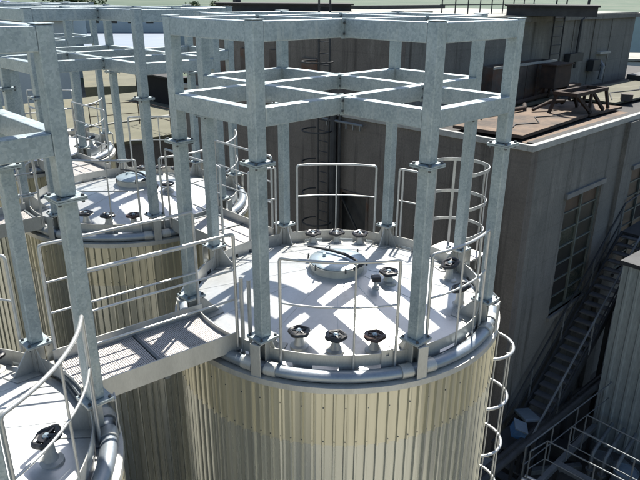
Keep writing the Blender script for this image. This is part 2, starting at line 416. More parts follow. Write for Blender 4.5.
    for (y0, y1, z0, z1) in ((-.06, .06, -.12, -.09), (-.06, .06, -.29, -.155), (-.06, -.016, -.155, -.12), (.016, .06, -.155, -.12)):
        lp.boxm(rot @ Matrix.Translation((RD + .019, (y0 + y1) / 2, (z0 + z1) / 2)), .008, y1 - y0, z1 - z0)
    lp.build('lug_plate', INOX, t)
    return t
def rail(t, a0, a1, posts, r=1.70, c=(0, 0), zt=.82, zm=.38):
    m = M()
    da = R_(a1 - a0); n = max(8, int(abs(a1 - a0) / 3)); b = 1.0 * (1 if a1 > a0 else -1)
    top = [pol(c, r, a0, -.315), pol(c, r, a0, zt - .03), pol(c, r, a0 + b * .25, zt - .01), pol(c, r, a0 + b * .8, zt)]
    top += arc(c, r, a0 + b * 1.4, a1 - b * 1.4, zt, n)
    top += [pol(c, r, a1 - b * .8, zt), pol(c, r, a1 - b * .25, zt - .01), pol(c, r, a1, zt - .03), pol(c, r, a1, -.315)]
    m.tube(top, .0155, 8)
    o = m.build('guard_rail', RAILM, t, smooth=True, angle=60)
    M().tube(arc(c, r, a0, a1, zm, n), .0105, 8).build('mid_rail', RAILM, o, smooth=True, angle=60)
    for a in posts:
        M().tube([pol(c, r, a, -.315), pol(c, r, a, zt)], .010, 8).build('rail_post', RAILM, o, smooth=True)
    f = M()
    for a in [a0] + list(posts) + [a1]: f.boxm(Matrix.Rotation(R_(a), 4, 'Z') @ Matrix.Translation((r, 0, -.32)), .09, .05, .012)
    f.build('rail_feet', RAILM, o)
    return o
def gate_posts(t, a, r=1.66):
    for d in (0, 3.2):
        M().tube([pol((0, 0), r, a + d, -.33), pol((0, 0), r, a + d, .52)], .02, 8).build('gate_post', RAILM, t, smooth=True)

T0 = make_tank('main round tank in the middle front, its white deck and cladding fully in view')
F0 = make_frame('galvanised frame on the main tank in the middle, with its eight posts fully in view')
shared = copy_tree(T0); shared.name = 'storage_tank.001'
# main tank's own rails
rail(T0, 206.5, 243, (229.5,)); rail(T0, 26.5, 63.5, (45,)); rail(T0, 254, 286, (268, 279))
rail(T0, 6, 15.5, ()); rail(T0, 74, 88, ()); gate_posts(T0, 191.3)
for a in (13.6,): M().tube([pol((0, 0), 1.7, a, -.32), pol((0, 0), 1.7, a, .80)], .014, 8).build('rail_post', RAILM, T0, smooth=True)
for s in (shared,):
    rail(s, 206.5, 243, (229.5,)); rail(s, 26.5, 63.5, (45,)); rail(s, 254, 286, (268,)); rail(s, -66, -26, (-47,)); rail(s, 121, 149, (135,))
PT = [((.08, 4.785), 'rear left storage tank with a small manhole, seen between the posts of two frames', 'galvanised frame on the rear left tank, behind the walkway'),
      ((-4.77, .16), 'tank at the lower left corner with a curved bright rail and dark valve', 'nearest frame at the left edge, its post cap close to the camera'),
      ((-4.66, 4.85), 'tank cut by the left edge of the photo, only dark cladding seen', 'frame cut off by the left edge, behind the nearest frame'),
      ((.05, 9.6), 'farthest tank at the upper left, its deck seen beyond a plank walkway', 'farthest galvanised frame, upper left behind the rear left tank')]
for i, ((x, y), lt, lf) in enumerate(PT):
    t = shared if i == 0 else copy_tree(shared)
    t.location = (x, y, 0); t['label'] = lt
    ORG[t.name] = (0, 0, 0)
    f = copy_tree(F0); f.location = (x, y, 0); f['label'] = lf

# ladder guard and caged ladder beside the main tank
gd = thing('ladder_guard', (2.0, -.15, -.35), 'pale flat bar hoop guard at ladder exit behind the main tank, above its deck', 'ladder guard')
gc = (2.07, -.17)
for z in (.9, .45, .05):
    pts = [(1.69, .20, z), (1.85, .235, z)] + [pol(gc, .40, a, z) for a in range(90, -95, -9)] + [(1.85, -.57, z), (1.69, -.50, z)]
    for p, q in zip(pts[:-1], pts[1:]): pass
    h = M()
    v = []; n = len(pts)
    for i, p in enumerate(pts):
        P = Vector(p); d = Vector(pts[min(i + 1, n - 1)]) - Vector(pts[max(i - 1, 0)]); d.z = 0; d.normalize(); nn = Vector((d.y, -d.x, 0)) * .004
        v += [P - nn + Vector((0, 0, -.022)), P + nn + Vector((0, 0, -.022)), P + nn + Vector((0, 0, .022)), P - nn + Vector((0, 0, .022))]
    f = [(i * 4 + j, i * 4 + (j + 1) % 4, i * 4 + 4 + (j + 1) % 4, i * 4 + 4 + j) for i in range(n - 1) for j in range(4)]
    h.add(v, f); h.build('hoop', RAILM, gd)
for a in (80, 40, 5, -30, -75):
    p = pol(gc, .392, a, 0); M().bar((p[0], p[1], -.6), (p[0], p[1], .92), .035, .007, (math.cos(R_(a)), math.sin(R_(a)), 0)).build('upright', RAILM, gd)
M().span(1.87, 2.42, -.5, .18, -.36, -.335).build('step_plate', GRATE, gd)

cgx = thing('caged_ladder', (2.05 * math.cos(R_(-27)), 2.05 * math.sin(R_(-27)), GZ), 'bright caged ladder running down the right side of the main tank', 'ladder')
ca = -27; cc = pol((0, 0), 2.06, ca, 0)[:2]
for k, z in enumerate([-1.33 - .76 * i for i in range(9)]):
    M().tube([pol((0, 0), 1.86, ca + 11, z)] + [pol(cc, .40, a, z) for a in range(ca + 110, ca - 111, -10)] + [pol((0, 0), 1.86, ca - 11, z)], .022, 8).build('hoop', RAILM, cgx, smooth=True, angle=60)
for a in (ca + 70, ca + 25, ca - 20, ca - 65):
    M().tube([pol(cc, .38, a, -1.3), pol(cc, .38, a, GZ + 1.5)], .012, 6).build('cage_bar', RAILM, cgx, smooth=True)
for s in (-1, 1):
    M().tube([pol((0, 0), 1.97, ca + s * 6.3, -.42), pol((0, 0), 1.97, ca + s * 6.3, GZ)], .02, 8).build('side_rail', RAILM, cgx, smooth=True)
M().tube([pol((0, 0), 1.84, -43, -.30), pol((0, 0), 1.90, -43, -.36), pol((0, 0), 1.935, -43, -.50), pol((0, 0), 1.935, -43, -.7), pol((0, 0), 1.89, -43, -.9), pol((0, 0), 1.83, -43, -1.0)], .018, 8).build('bent_bracket', RAILM, cgx, smooth=True, angle=60)
for i in range(27): M().tube([pol((0, 0), 1.97, ca - 6.3, -.5 - .29 * i), pol((0, 0), 1.97, ca + 6.3, -.5 - .29 * i)], .012, 6).build('rung', RAILM, cgx)

# ------------------------------------------------------------------ walkways between the tanks
def walkway(p, q, w, label, rails=(1, 1), zt=-.06, inset=.0):
    p = Vector((*p, 0)); q = Vector((*q, 0)); d = (q - p); L = d.length; d.normalize(); n = Vector((-d.y, d.x, 0))
    t = thing('walkway', (p.x, p.y, zt - .2), label, 'walkway', 'walkways between the tanks')
    P = lambda s, o, z: tuple(p + d * s + n * o + Vector((0, 0, z)))
    for s in (-1, 1):
        M().bar(P(0, s * w / 2, zt - .1), P(L, s * w / 2, zt - .1), .012, .20).build('side_plate', INOX, t, bevel=.002)
    zf = zt - .13
    k = 0; cuts = [0, L / 2, L]
    for a, b in zip(cuts[:-1], cuts[1:]):
        g = M(); m = int((w - .03) / .10)
        for i in range(m + 1): g.bar(P(a + .02, -w / 2 + .03 + i * (w - .06) / m, zf), P(b - .02, -w / 2 + .03 + i * (w - .06) / m, zf), .006, .03)
        x = a + .03
        while x < b - .02:
            g.bar(P(x, -w / 2 + .012, zf + .003), P(x, w / 2 - .012, zf + .003), .013, .022); x += .0185
        g.bar(P(a + .02, 0, zf - .022), P(b - .02, 0, zf - .022), w - .03, .006)
        g.build('grating_panel', GRATE, t)
    for s in (.01, L / 2, L - .01): M().bar(P(s, -w / 2 + .01, zf - .07), P(s, w / 2 - .01, zf - .07), .05, .07).build('cross_beam', GALVB, t)
    for s in (.012, L / 2, L - .03): M().bar(P(s, -w / 2 + .01, zf + .006), P(s, w / 2 - .01, zf + .006), .03, .04).build('end_bar', GALVB, t)
    for side, on in zip((-1, 1), rails):
        if not on: continue
        r = M()
        e = .03; o = side * (w / 2 + .016)
        r.tube([P(e, o, zt - .15), P(e, o, .93), P(e + .01, o, .95), P(e + .03, o, .955), P(L - e - .03, o, .955), P(L - e - .01, o, .95), P(L - e, o, .93), P(L - e, o, zt - .15)], .016, 8)
        ro = r.build('handrail', RAILM, t, smooth=True, angle=60)
        for z in (.60, .30): M().tube([P(e, o, z), P(L - e, o, z)], .011, 8).build('mid_rail', RAILM, ro, smooth=True)
    return t
walkway((-3.12, .24), (-1.60, .09), .74, 'galvanised grating walkway leading from the lower left tank to the main tank')
walkway((.06, 1.70), (.08, 3.08), .80, 'grating walkway from the main tank to the rear left tank, seen between posts')
walkway((.08, 6.50), (.06, 7.90), .80, 'plank like walkway beyond the small manhole of the rear left tank')
walkway((-2.95, 4.85), (-1.62, 4.80), .80, 'walkway at the left edge between the rear left tank and the edge tank')

# ------------------------------------------------------------------ factory building (right and behind)
U0, V0 = 7.75, 1.7
fb = thing('factory_building', (U0, V0, GZ), 'long dark concrete factory building with flat roof and tall windows behind the tanks', 'building')
UE, VE = 30., 15.9
def wall_with_holes_v(m, u0, u1, v, t, z0, z1, holes):
    """wall facing -v with rectangular openings (u0,u1,z0,z1)"""
    us = sorted({u0, u1, *[h[0] for h in holes], *[h[1] for h in holes]})
    for a, b in zip(us[:-1], us[1:]):
        hs = [h for h in holes if h[0] <= a + 1e-6 and h[1] >= b - 1e-6]
        zz = [z0]
        for h in sorted(hs, key=lambda h: h[2]): zz += [h[2], h[3]]
        zz.append(z1)
        for i in range(0, len(zz), 2):
            if zz[i + 1] > zz[i]: m.span(a, b, v, v + t, zz[i], zz[i + 1])
WIN = [(9.83, 11.9, -4.9, -1.64), (13.95, 16.0, -4.9, -1.64), (18.0, 20.05, -4.9, -1.64), (22.05, 24.1, -4.9, -1.64)]
m = M(); wall_with_holes_v(m, U0 + .3, UE, V0, .3, GZ, -.14, WIN); m.build('end_wall', CONC_V, fb); M().span(U0 + .3, UE, V0 + .095, V0 + .3, -.14, -.02).build('parapet_back', TAR, fb)
m = M(); us = [(V0, 6.25), (7.6, VE)]
m.span(U0, U0 + .3, V0, 6.3, GZ, -.14); m.span(U0, U0 + .3, 7.5, VE, GZ, -.14)
m.span(U0, U0 + .3, 6.3, 7.5, -2.2, -.14); m.span(U0, U0 + .3, 6.3, 7.5, GZ, -3.9); m.build('side_wall', CONC_U, fb)
# opening with a steel frame and braced panel
wo = M(); wo.span(U0 + .2, U0 + .25, 6.3, 7.5, -3.9, -2.2).build('dark_opening', DARKST, fb)
wf = M()
for (a, b, c_, d_) in ((6.3, 6.38, -3.9, -2.2), (7.42, 7.5, -3.9, -2.2), (6.38, 7.42, -2.28, -2.2), (6.38, 7.42, -3.9, -3.82)): wf.span(U0 - .03, U0 + .06, a, b, c_, d_)
wf.build('opening_frame', RUSTPALE, fb)
M().bar((U0 + .02, 6.4, -3.75), (U0 + .02, 7.4, -2.4), .04, .05).build('brace', DARKST, fb)
cp = M(); cp.span(U0 - .05, UE, V0 - .05, V0 + .09, -.14, 0.0); cp.build('parapet_coping', COPING, fb, bevel=.01)
cp = M(); cp.span(U0 - .05, U0 + .06, V0 + .091, VE, -.14, -.002); cp.build('parapet_coping', COPING, fb, bevel=.01)
M().span(U0 + .3, UE, V0 + .3, VE, -.42, -.30).build('roof', TAR, fb)
M().prism([(9.15, 2.7), (13.3, 2.95), (13.1, 4.7), (9.0, 4.6)], -.22, -.14).build('rusty_roof_sheet', RUSTROOF, fb)
M().prism([(8.6, 2.2), (14.6, 2.33), (14.6, 2.60), (8.6, 2.42)], -.22, -.17).build('rusty_roof_sheet', RUSTROOF, fb)
M().prism([(13.45, 2.95), (15.6, 2.9), (15.3, 4.55), (13.3, 4.75)], -.24, -.17).build('rusty_roof_sheet', RUSTROOF, fb)
M().prism([(16.0, 3.3), (30, 2.75), (30, 5.2), (19, 5.4), (16.2, 4.9)], -.22, -.15).build('felt_roof_patch', ROOFTAN, fb)
M().prism([(12.5, 4.95), (16.0, 5.1), (16.3, 5.6), (12.6, 5.5)], -.22, -.16).build('felt_roof_patch', ROOFTAN, fb)
M().prism([(8.3, 7.8), (8.5, 7.8), (8.5, 15.4), (8.3, 15.4)], -.29, -.2).build('felt_roof_patch', ROOFTAN, fb)
for (u0, u1, z0, z1) in WIN:
    w = M()
    for a, b, c_, d_ in ((u0, u0 + .07, z0, z1), (u1 - .07, u1, z0, z1), (u0 + .07, u1 - .07, z1 - .07, z1), (u0 + .07, u1 - .07, z0, z0 + .07)):
        w.span(a, b, V0 + .06, V0 + .14, c_, d_)
    um = (u0 + u1) / 2; w.span(um - .035, um + .035, V0 + .05, V0 + .15, z0 + .07, z1 - .07)
    for k in range(1, 7):
        z = z0 + (z1 - z0) * k / 7
        for a, b in ((u0 + .07, um - .035), (um + .035, u1 - .07)): w.span(a, b, V0 + .07, V0 + .13, z - .018, z + .018)
    wo = w.build('window', FRAMEM, fb)
    pn = M(); rp = random.Random(int(u0 * 10))
    for k in range(7):
        za, zb = z0 + .02 + (z1 - z0 - .04) * k / 7, z0 + .02 + (z1 - z0 - .04) * (k + 1) / 7
        for a, b in ((u0 + .02, um), (um, u1 - .02)):
            pn.k = rp.choice((0, 0, 0, 1, 1, 2)) if k < 5 else rp.choice((0, 3, 3)); t1, t2 = rp.uniform(-.006, .006), rp.uniform(-.006, .006)
            pn.add([(a, V0 + .1 + t1, za), (b, V0 + .1 - t1, za), (b, V0 + .1 + t2, zb), (a, V0 + .1 - t2, zb)], [(0, 1, 2, 3)])
    pn.build('pane', (GLASSD, GLASSG, INTERIORBLACK, GLASSR), wo)
    M().span(u0 - .1, u1 + .1, V0 - .07, V0 + .05, z1, z1 + .13).build('lintel', GREYST, wo)
    M().span(u0 - .1, u1 + .1, V0 - .08, V0 + .05, z0 - .1, z0).build('sill', CONC_V, wo)
# pilaster strips on the end wall
for u in (12.85, 17.0): M().span(u, u + .55, V0 - .12, V0, GZ, -.15).build('pilaster', CONC_V, fb)

ub = thing('upper_block', (8.6, 6.2, -.3), 'tall upper storey block with pale flat roof rising behind the rusty roof', 'building')
M().span(8.9, 24.25, 6.2, 6.5, -.3, 2.2).build('front_wall', CONC_V, ub)
M().span(8.6, 8.9, 6.2, 15.8, -.3, 2.2).build('side_wall', CONC_U, ub)
M().span(23.95, 24.25, 6.5, 15.8, -.3, 2.2).build('end_wall', CONC_V, ub)
M().span(8.5, 24.35, 6.08, 15.85, 2.2, 2.36).build('roof_slab', CONC_V, ub)
M().span(8.55, 24.3, 6.13, 15.8, 2.365, 2.40).build('roof_felt', ROOFPALE, ub)
M().span(9.5, 14.5, 9.5, 14, 2.40, 2.47).build('roof_felt', ROOFPALE, ub)
M().span(9.0, 23, 15, 15.3, 2.40, 2.56).build('roof_upstand', DARKST, ub)
for a, b, zz in ((9.2, 9.9, 1.2), (10.6, 11.4, 1.35), (12.0, 12.9, 1.3), (13.4, 14.2, 1.2)):
    o = M().span(8.53, 8.6, a, b, zz - .9, zz).build('shutter', RUSTPALE, ub)
for u in (10.5, 12.6, 14.7, 18.6, 20.3, 21.9): M().span(u, u + .09, 6.17, 6.2, -.3, 2.19).build('wall_joint', CONC_V, ub)
lb = M().span(20.9, 21.9, 6.05, 6.2, .88, .97).build('lamp_strip', COPING, ub)
# dark low roof sheds and clutter on the upper roof, seen edge on near the horizon
RS = []
hr = thing('roof_railing', (13, 8.5, 2.4), 'small black railing on the upper block roof beside the dark shed', 'railing')
for i in range(9): M().bar((13.2 + i * .75, 8.2, 2.4), (13.2 + i * .75, 8.2, 3.0), .03, .03).build('rail_post', DARKST, hr)
M().bar((13.1, 8.2, 2.99), (19.3, 8.2, 2.99), .04, .04).build('top_rail', DARKST, hr)
M().bar((13.1, 8.2, 2.7), (19.3, 8.2, 2.7), .03, .03).build('mid_rail', DARKST, hr)

def wall_ladder(label, p, axis, z0, z1, w, out, hoops=(), mat=DARKST, hr_=.42):
    """ladder on a wall: p on wall, axis = direction along wall, out = direction off the wall"""
    ax = Vector(axis); ou = Vector(out); base = Vector((*p, 0)) + ou * .15
    t = thing('wall_ladder', (base.x, base.y, z0), label, 'ladder')
    for s in (-1, 1):
        q = base + ax * s * w / 2
        M().tube([(q.x, q.y, z0), (q.x, q.y, z1)], .028, 6).build('side_rail', mat, t)
    z = z0 + .2
    while z < z1 - .1:
        a = base - ax * w / 2; b = base + ax * w / 2
        M().tube([(a.x, a.y, z), (b.x, b.y, z)], .014, 6).build('rung', mat, t); z += .3
    for z in hoops:
        c = base + ou * hr_ * .6
        pts = [c + (ax * math.cos(k) + ou * math.sin(k)) * hr_ for k in [R_(a) for a in range(-40, 221, 13)]]
        M().tube([(q.x, q.y, z) for q in pts], .022, 6).build('hoop', mat, t, smooth=True, angle=60)
    return t
wall_ladder('dark caged ladder on the brown wall seen behind the back guard rail', (U0, 7.95), (0, 1, 0), -6.5, 3.3, .42, (-1, 0, 0), [2.2, 1.3, .3, -.55, -1.45, -2.35, -3.25, -4.2])
wall_ladder('black ladder climbing the upper block wall above the rusty hopper', (17.1, 6.2), (1, 0, 0), -.3, 3.6, .75, (0, -1, 0), [])
vp = thing('wall_pipe', (18.8, 6.1, .4), 'thin black pipe with a box on the upper block wall right of the ladder', 'pipe')
M().tube([(19.3, 6.08, 3.6), (19.25, 6.08, 2.3), (18.9, 6.08, 2.2), (18.85, 6.08, .5)], .05, 8).build('pipe', DARKST, vp)
M().span(18.1, 19.2, 5.95, 6.15, .75, 1.05).build('junction_box', DARKST, vp)
cb = thing('wall_conduit', (U0, 7.72, GZ), 'dark vertical conduits on the brown wall right of the caged ladder', 'conduit')
for v, rr in ((7.60, .10), (7.36, .045)): M().tube([(U0 - .1, v, GZ + 1), (U0 - .1, v, -.2), (U0 - .02, v, .1)], rr, 8).build('conduit', DARKST, cb, smooth=True)
bent = thing('wall_spout', (20.4, 6.1, .3), 'small bent pale spout at the foot of the upper block wall', 'pipe')
M().tube([(20.9, 6.2, .62), (20.9, 6.0, .60), (20.85, 5.85, .45), (20.75, 5.85, -.05)], .09, 8).build('spout_pipe', GREYST, bent, smooth=True)
M().span(20.1, 20.7, 5.9, 6.15, .3, .72).build('spout_box', DARKST, bent)
ed = thing('edge_pipework', (U0, 7, -.2), 'thin pipe with small brackets under the roof edge of the brown wall', 'pipe')
M().tube([(U0 - .12, 6.5, -.26), (U0 - .12, 8.0, -.26)], .035, 8).build('pipe', GREYST, ed)
for i in range(6): M().bar((U0 - .12, 6.6 + .25 * i, -.42), (U0 - .12, 6.6 + .25 * i, -.24), .04, .03).build('bracket', GREYST, ed)

# rusty equipment on the factory roof
bx = thing('rusty_trough', (14.3, 5.9, -.15), 'long low rusty steel trough with pale rim on the roof before the upper wall', 'trough')
tm = M()
for a in ((12.3, 14.3), (14.34, 16.2)):
    tm.span(a[0], a[1], 5.55, 5.60, -.15, 1.0); tm.span(a[0], a[1], 6.0, 6.05, -.15, 1.0); tm.span(a[0], a[0] + .05, 5.6, 6.0, -.15, 1.0); tm.span(a[1] - .05, a[1], 5.6, 6.0, -.15, 1.0)
tm.build('trough_body', RUSTPALE, bx)
M().span(12.28, 16.22, 5.52, 5.549, .94, 1.02).build('rim', COPING, bx)
for u in (13.0, 13.7, 15.0, 15.6): M().span(u, u + .06, 5.50, 5.55, -.15, .94).build('stiffener', RUSTPALE, bx)
hp = thing('rusty_hopper', (15.3, 5.0, -.15), 'square dark rusty hopper on curved legs standing on the roof', 'hopper')
M().span(14.65, 15.75, 4.75, 5.25, .24, .95).build('hopper_body', RUST, hp, bevel=.02)
M().span(14.60, 15.80, 4.70, 5.30, .95, .99).build('hopper_rim', RUST, hp)
M().span(15.75, 16.3, 4.8, 5.2, .1, .24).build('outlet', RUST, hp)
for u in (14.75, 15.65):
    for v in (4.6, 5.35): M().tube([(u, min(max(v, 4.8), 5.2), .22), (u - .05, v, .1), (u - .18, v - .05, -.16)], .05, 6).build('leg', RUST, hp)
st = thing('rusty_stand', (13.6, 3.4, -.15), 'rusty steel trestle with splayed legs on the roof beside the hopper', 'trestle')
M().span(12.6, 14.7, 3.05, 3.15, .38, .48).build('top_beam', RUST, st); M().span(12.6, 14.7, 3.65, 3.75, .38, .48).build('top_beam', RUST, st)
M().span(14.6, 14.7, 3.15, 3.65, .38, .48).build('end_beam', RUST, st); M().span(12.6, 12.7, 3.15, 3.65, .38, .48).build('end_beam', RUST, st)
for (a, b) in (((12.75, 3.1), (13.55, 3.0)), ((13.65, 3.1), (13.45, 3.0)), ((13.75, 3.1), (14.4, 3.0)), ((14.65, 3.1), (14.75, 3.0)), ((12.75, 3.7), (12.6, 3.8)), ((14.65, 3.7), (14.8, 3.8)), ((13.8, 3.7), (14.4, 3.8))):
    M().bar((a[0], a[1], .4), (b[0], b[1], -.15), .09, .07, (0, 1, 0)).build('leg', RUST, st)
M().span(12.9, 14.5, 3.15, 3.65, .36, .37).build('tray', RUST, st)
def loose_tube(name, pts, r, mat, label, cat='pipe'):
    return tag(M().tube(pts, r, 8).build(name, mat, None, smooth=True, angle=60), label, cat)
loose_tube('bent_pipe', [(12.4, 4.2, -.08), (13.0, 4.0, .12), (13.7, 3.9, .08), (14.2, 4.2, -.08)], .05, RUST, 'bent rusty pipe arching over the brown roof sheet left of the trestle')
loose_tube('rusty_bar', [(9.6, 4.75, -.09), (12.4, 4.45, -.05), (13.2, 4.9, -.08)], .06, RUST, 'long rusty bar lying at the back edge of the brown roof sheet')
loose_tube('roof_pipe', [(11.2, 4.95, -.09), (16.8, 5.5, -.05)], .07, RUST, 'rusty pipe lying on the roof under the hopper')
loose_tube('roof_cable', [(9.4, 3.2, -.12), (10.2, 3.5, -.125), (10.9, 3.2, -.125), (11.6, 3.7, -.125), (12.4, 3.3, -.125), (13.4, 2.75, -.28)], .014, DARKST, 'black cable snaking over the brown roof sheet', 'cable')
loose_tube('roof_cable', [(16.5, 3.6, -.135), (18, 4.3, -.135), (19.6, 3.9, -.135), (22, 4.7, -.135), (25, 4.2, -.135)], .018, DARKST, 'black cable lying over the tan felt roof patch', 'cable')
tag(M().box((16.9, 3.3, -.05), (.5, .35, .2), .4).build('roof_block', RUSTPALE), 'small rusty block lying right of the trestle on the roof', 'block')
tag(M().box((11.0, 5.25, -.08), (1.1, .25, .12), .15).build('roof_plank', RUSTPALE), 'short weathered plank on the roof in front of the rusty trough', 'plank')
tag(M().box((17.6, 5.55, -.03), (.9, .3, .25), -.1).build('roof_block', RUST), 'dark rusty block at the foot of the upper wall, right of the hopper', 'block')
tag(M().span(22.5, 24.5, 4.9, 5.5, -.16, .05).build('roof_kerb', DARKST), 'low dark kerb box at the right end of the upper wall on the roof', 'kerb box')
rr = thing('end_railing', (26, 5.3, -.15), 'pale railing at the far right end of the roof beyond the upper block', 'railing')
for v in (2.5, 4.0, 5.5, 7.0): M().bar((29.5, v, -.15), (29.5, v, .85), .05, .05).build('rail_post', GREYST, rr)
M().bar((29.5, 2.3, .83), (29.5, 7.4, .83), .05, .05).build('top_rail', GREYST, rr); M().bar((29.5, 2.3, .35), (29.5, 7.4, .35), .04, .04).build('mid_rail', GREYST, rr)

# ------------------------------------------------------------------ stair, pale silo shed, pipe racks bottom right
sr = thing('steel_stair', (7.4, 1.2, GZ), 'dark steel stair climbing along the factory wall below the tall window', 'stair')
SX = lambda u: -7.75 + .80 * (u - 8.25)
u0, u1 = 7.32, 13.6
for v in (.78, 1.52):
    M().bar((u0, v, SX(u0)), (u1, v, SX(u1)), .05, .24).build('stringer', DARKST, sr)
for i in range(27):
    u = u0 + .12 + i * (u1 - u0 - .2) / 26
    M().span(u - .12, u + .12, .82, 1.48, SX(u) - .01, SX(u) + .03).build('tread', TREAD, sr)
M().span(u1, 15.3, .75, 1.55, SX(u1) - .02, SX(u1) + .05).build('landing', DARKST, sr)
for v in (.76, 1.56):
    for i in range(5):
        u = u0 + .3 + i * 1.45; M().tube([(u, v, SX(u)), (u, v, SX(u) + 1.0)], .026, 6).build('baluster', GREYST, sr)
    h = M().tube([(u0 + .3, v, SX(u0 + .3) + 1.0), (u1 - .1, v, SX(u1 - .1) + 1.0), (15.2, v, SX(u1) + 1.05)], .028, 6).build('handrail', GREYST if v < 1 else DARKST, sr)
    M().tube([(u0 + .3, v, SX(u0 + .3) + .5), (u1 - .1, v, SX(u1 - .1) + .5)], .02, 6).build('mid_rail', DARKST, sr)
for u in (9.8, 11.7, 13.5):
    M().bar((u, .8, GZ), (u, .8, SX(u) - .1), .1, .1).build('support_post', DARKST, sr)

sh = thing('cladded_shed', (10.6, -.2, GZ), 'pale green ribbed metal shed cut by the right edge of the photo', 'shed')
def ribbed(m, p, q, z0, z1, n, d):
    p = Vector((*p, 0)); q = Vector((*q, 0)); D = (q - p); nn = Vector((-D.y, D.x, 0)).normalized()
    pts = []
    for i in range(n):
        for t, h in ((0, 0), (.55, 0), (.65, d), (.85, d), (.95, 0)): pts.append(p + D * (i + t) / n + nn * h)
    pts.append(q); k = len(pts)
    return m.add([(a.x, a.y, z0) for a in pts] + [(a.x, a.y, z1) for a in pts], [(i, i + 1, k + i + 1, k + i) for i in range(k - 1)])
ribbed(M(), (10.62, .36), (10.30, -4.2), GZ, -3.2, 18, -.035).build('front_cladding', SHEDM, sh)
ribbed(M(), (10.62, .36), (14.3, .10), GZ, -3.2, 15, .035).build('side_cladding', SHEDM, sh)
M().prism([(10.55, .42), (10.22, -4.25), (14.3, -4.5), (14.4, .16)], -3.2, -3.1).build('roof', DARKST, sh)  # dark steel colour stands in for shade on this roof
M().box((10.52, -.95, -5.9), (.08, .16, .22)).build('vent_hole', BLACK, sh)

def railing(pts, zf, h, label, step=1.0, mat=GREYST, r=.018):
    t = thing('railing', (pts[0][0], pts[0][1], zf), label, 'railing')
    M().tube([(x, y, zf + h) for x, y in pts], r, 6).build('top_rail', mat, t)
    M().tube([(x, y, zf + h * .5) for x, y in pts], r * .8, 6).build('mid_rail', mat, t)
    for (a, b) in zip(pts[:-1], pts[1:]):
        L = math.dist(a, b); n = max(1, int(L / step + .5))
        for i in range(n + 1):
            x = a[0] + (b[0] - a[0]) * i / n; y = a[1] + (b[1] - a[1]) * i / n
            if i == 0 and (a, b) != (pts[0], pts[1]): continue
            M().tube([(x, y, zf), (x, y, zf + h)], r, 6).build('rail_post', mat, t)
    return t
PLZ = -7.6
pf = thing('pipe_platform', (9, 0, GZ), 'low dark steel platform with beams at the bottom right corner', 'platform')
M().span(6.4, 10.1, .05, .17, PLZ - .14, PLZ).build('edge_beam', GREYST, pf)
M().span(6.4, 6.52, -3.2, .05, PLZ - .14, PLZ).build('edge_beam', GREYST, pf)
M().span(7.9, 8.06, -3.2, .05, PLZ - .14, PLZ).build('edge_beam', GREYST, pf)
M().span(6.52, 7.4, -3.2, -.4, PLZ - .06, PLZ - .02).build('deck_plate', YARD, pf)
for u in (6.46, 7.98, 9.9):
    for v in (.1, -2.4): M().bar((u, v, GZ), (u, v, PLZ - .14), .1, .1).build('leg', DARKST, pf)
railing([(6.6, .34), (11.2, .02)], PLZ + .1, 1.0, 'grey railing running along the foot of the factory wall', 1.05)
railing([(7.9, -3.0), (8.05, -.05), (8.75, -.1), (8.55, -3.2)], PLZ + .1, 1.0, 'looped grey railing round a pit at the bottom right', 1.4)
railing([(6.55, .2), (7.15, .1), (7.1, -3.2)], PLZ + .1, 1.0, 'low grey railing nearest the bottom edge at the right', 1.3)
for i, (dv, lab) in enumerate(((0, 'thicker dark pipe along the foot of the factory wall'), (.30, 'upper dark pipe next to the factory wall foot'))):
    t = thing('long_pipe', (5, .75 + dv, GZ), lab, 'pipe')
    M().tube([(4.2, .62 + dv, -6.75 - .25 * i), (12.4, .42 + dv, -6.9 - .25 * i)], .085 - .02 * i, 12).build('pipe', DARKST, t, smooth=True)
    for u in (5.2, 7.6, 10.0): M().bar((u, .6 + dv, GZ), (u, .6 + dv, -6.87 - .25 * i), .08, .08).build('support', DARKST, t)
for k, (dv, lab) in enumerate(((0, 'front bright pipe of a pair at the bottom right platform'), (.14, 'rear bright pipe of a pair at the bottom right platform'))):
    loose_tube('short_pipe', [(6.55 + dv, .30, -7.35), (6.62 + dv, -.55, -7.35), (6.66 + dv, -.70, -7.45), (6.66 + dv, -.74, -7.6)], .045, RAILM, lab)
M_box = thing('blue_crate', (8.5, 1.35, GZ), 'bright blue crate beside the foot of the stair', 'crate')
c = M(); X = Matrix.Translation((7.55, 1.05, -7.05)) @ Matrix.Rotation(.6, 4, 'Z') @ Matrix.Rotation(.35, 4, 'X')
M_box.location = (7.55, 1.05, -7.3); ORG[M_box.name] = (7.55, 1.05, -7.3)
c.boxm(X, .40, .30, .02)
for sx, sy, a, b in ((1, 0, .02, .30), (-1, 0, .02, .30), (0, 1, .38, .02), (0, -1, .38, .02)): c.boxm(X @ Matrix.Translation((sx * .19, sy * .14, .12)), a, b, .22)
c.build('crate_body', BLUE, M_box); c = M(); c.boxm(X @ Matrix.Translation((0, 0, .245)), .43, .33, .03); c.build('crate_rim', PALEBLUE, M_box)
pc = M(); X = Matrix.Translation((8.35, 1.2, -7.0)) @ Matrix.Rotation(.9, 4, 'Z') @ Matrix.Rotation(.25, 4, 'Y')
pc.boxm(X, .75, .42, .08); o = pc.build('leaning_board', PALEBLUE, None, bevel=.02); tag(o, 'pale blue panel leaning near the foot of the stair above the blue crate', 'panel')
tbl = thing('work_bench', (8.0, 1.1, GZ), 'dark bench under the blue crate at the stair foot', 'bench')
M().span(7.2, 8.7, .85, 1.5, -7.4, -7.32).build('bench_top', DARKST, tbl)
for u in (7.25, 8.6):
    for v in (.9, 1.45): M().bar((u, v, GZ), (u, v, -7.4), .07, .07).build('leg', DARKST, tbl)
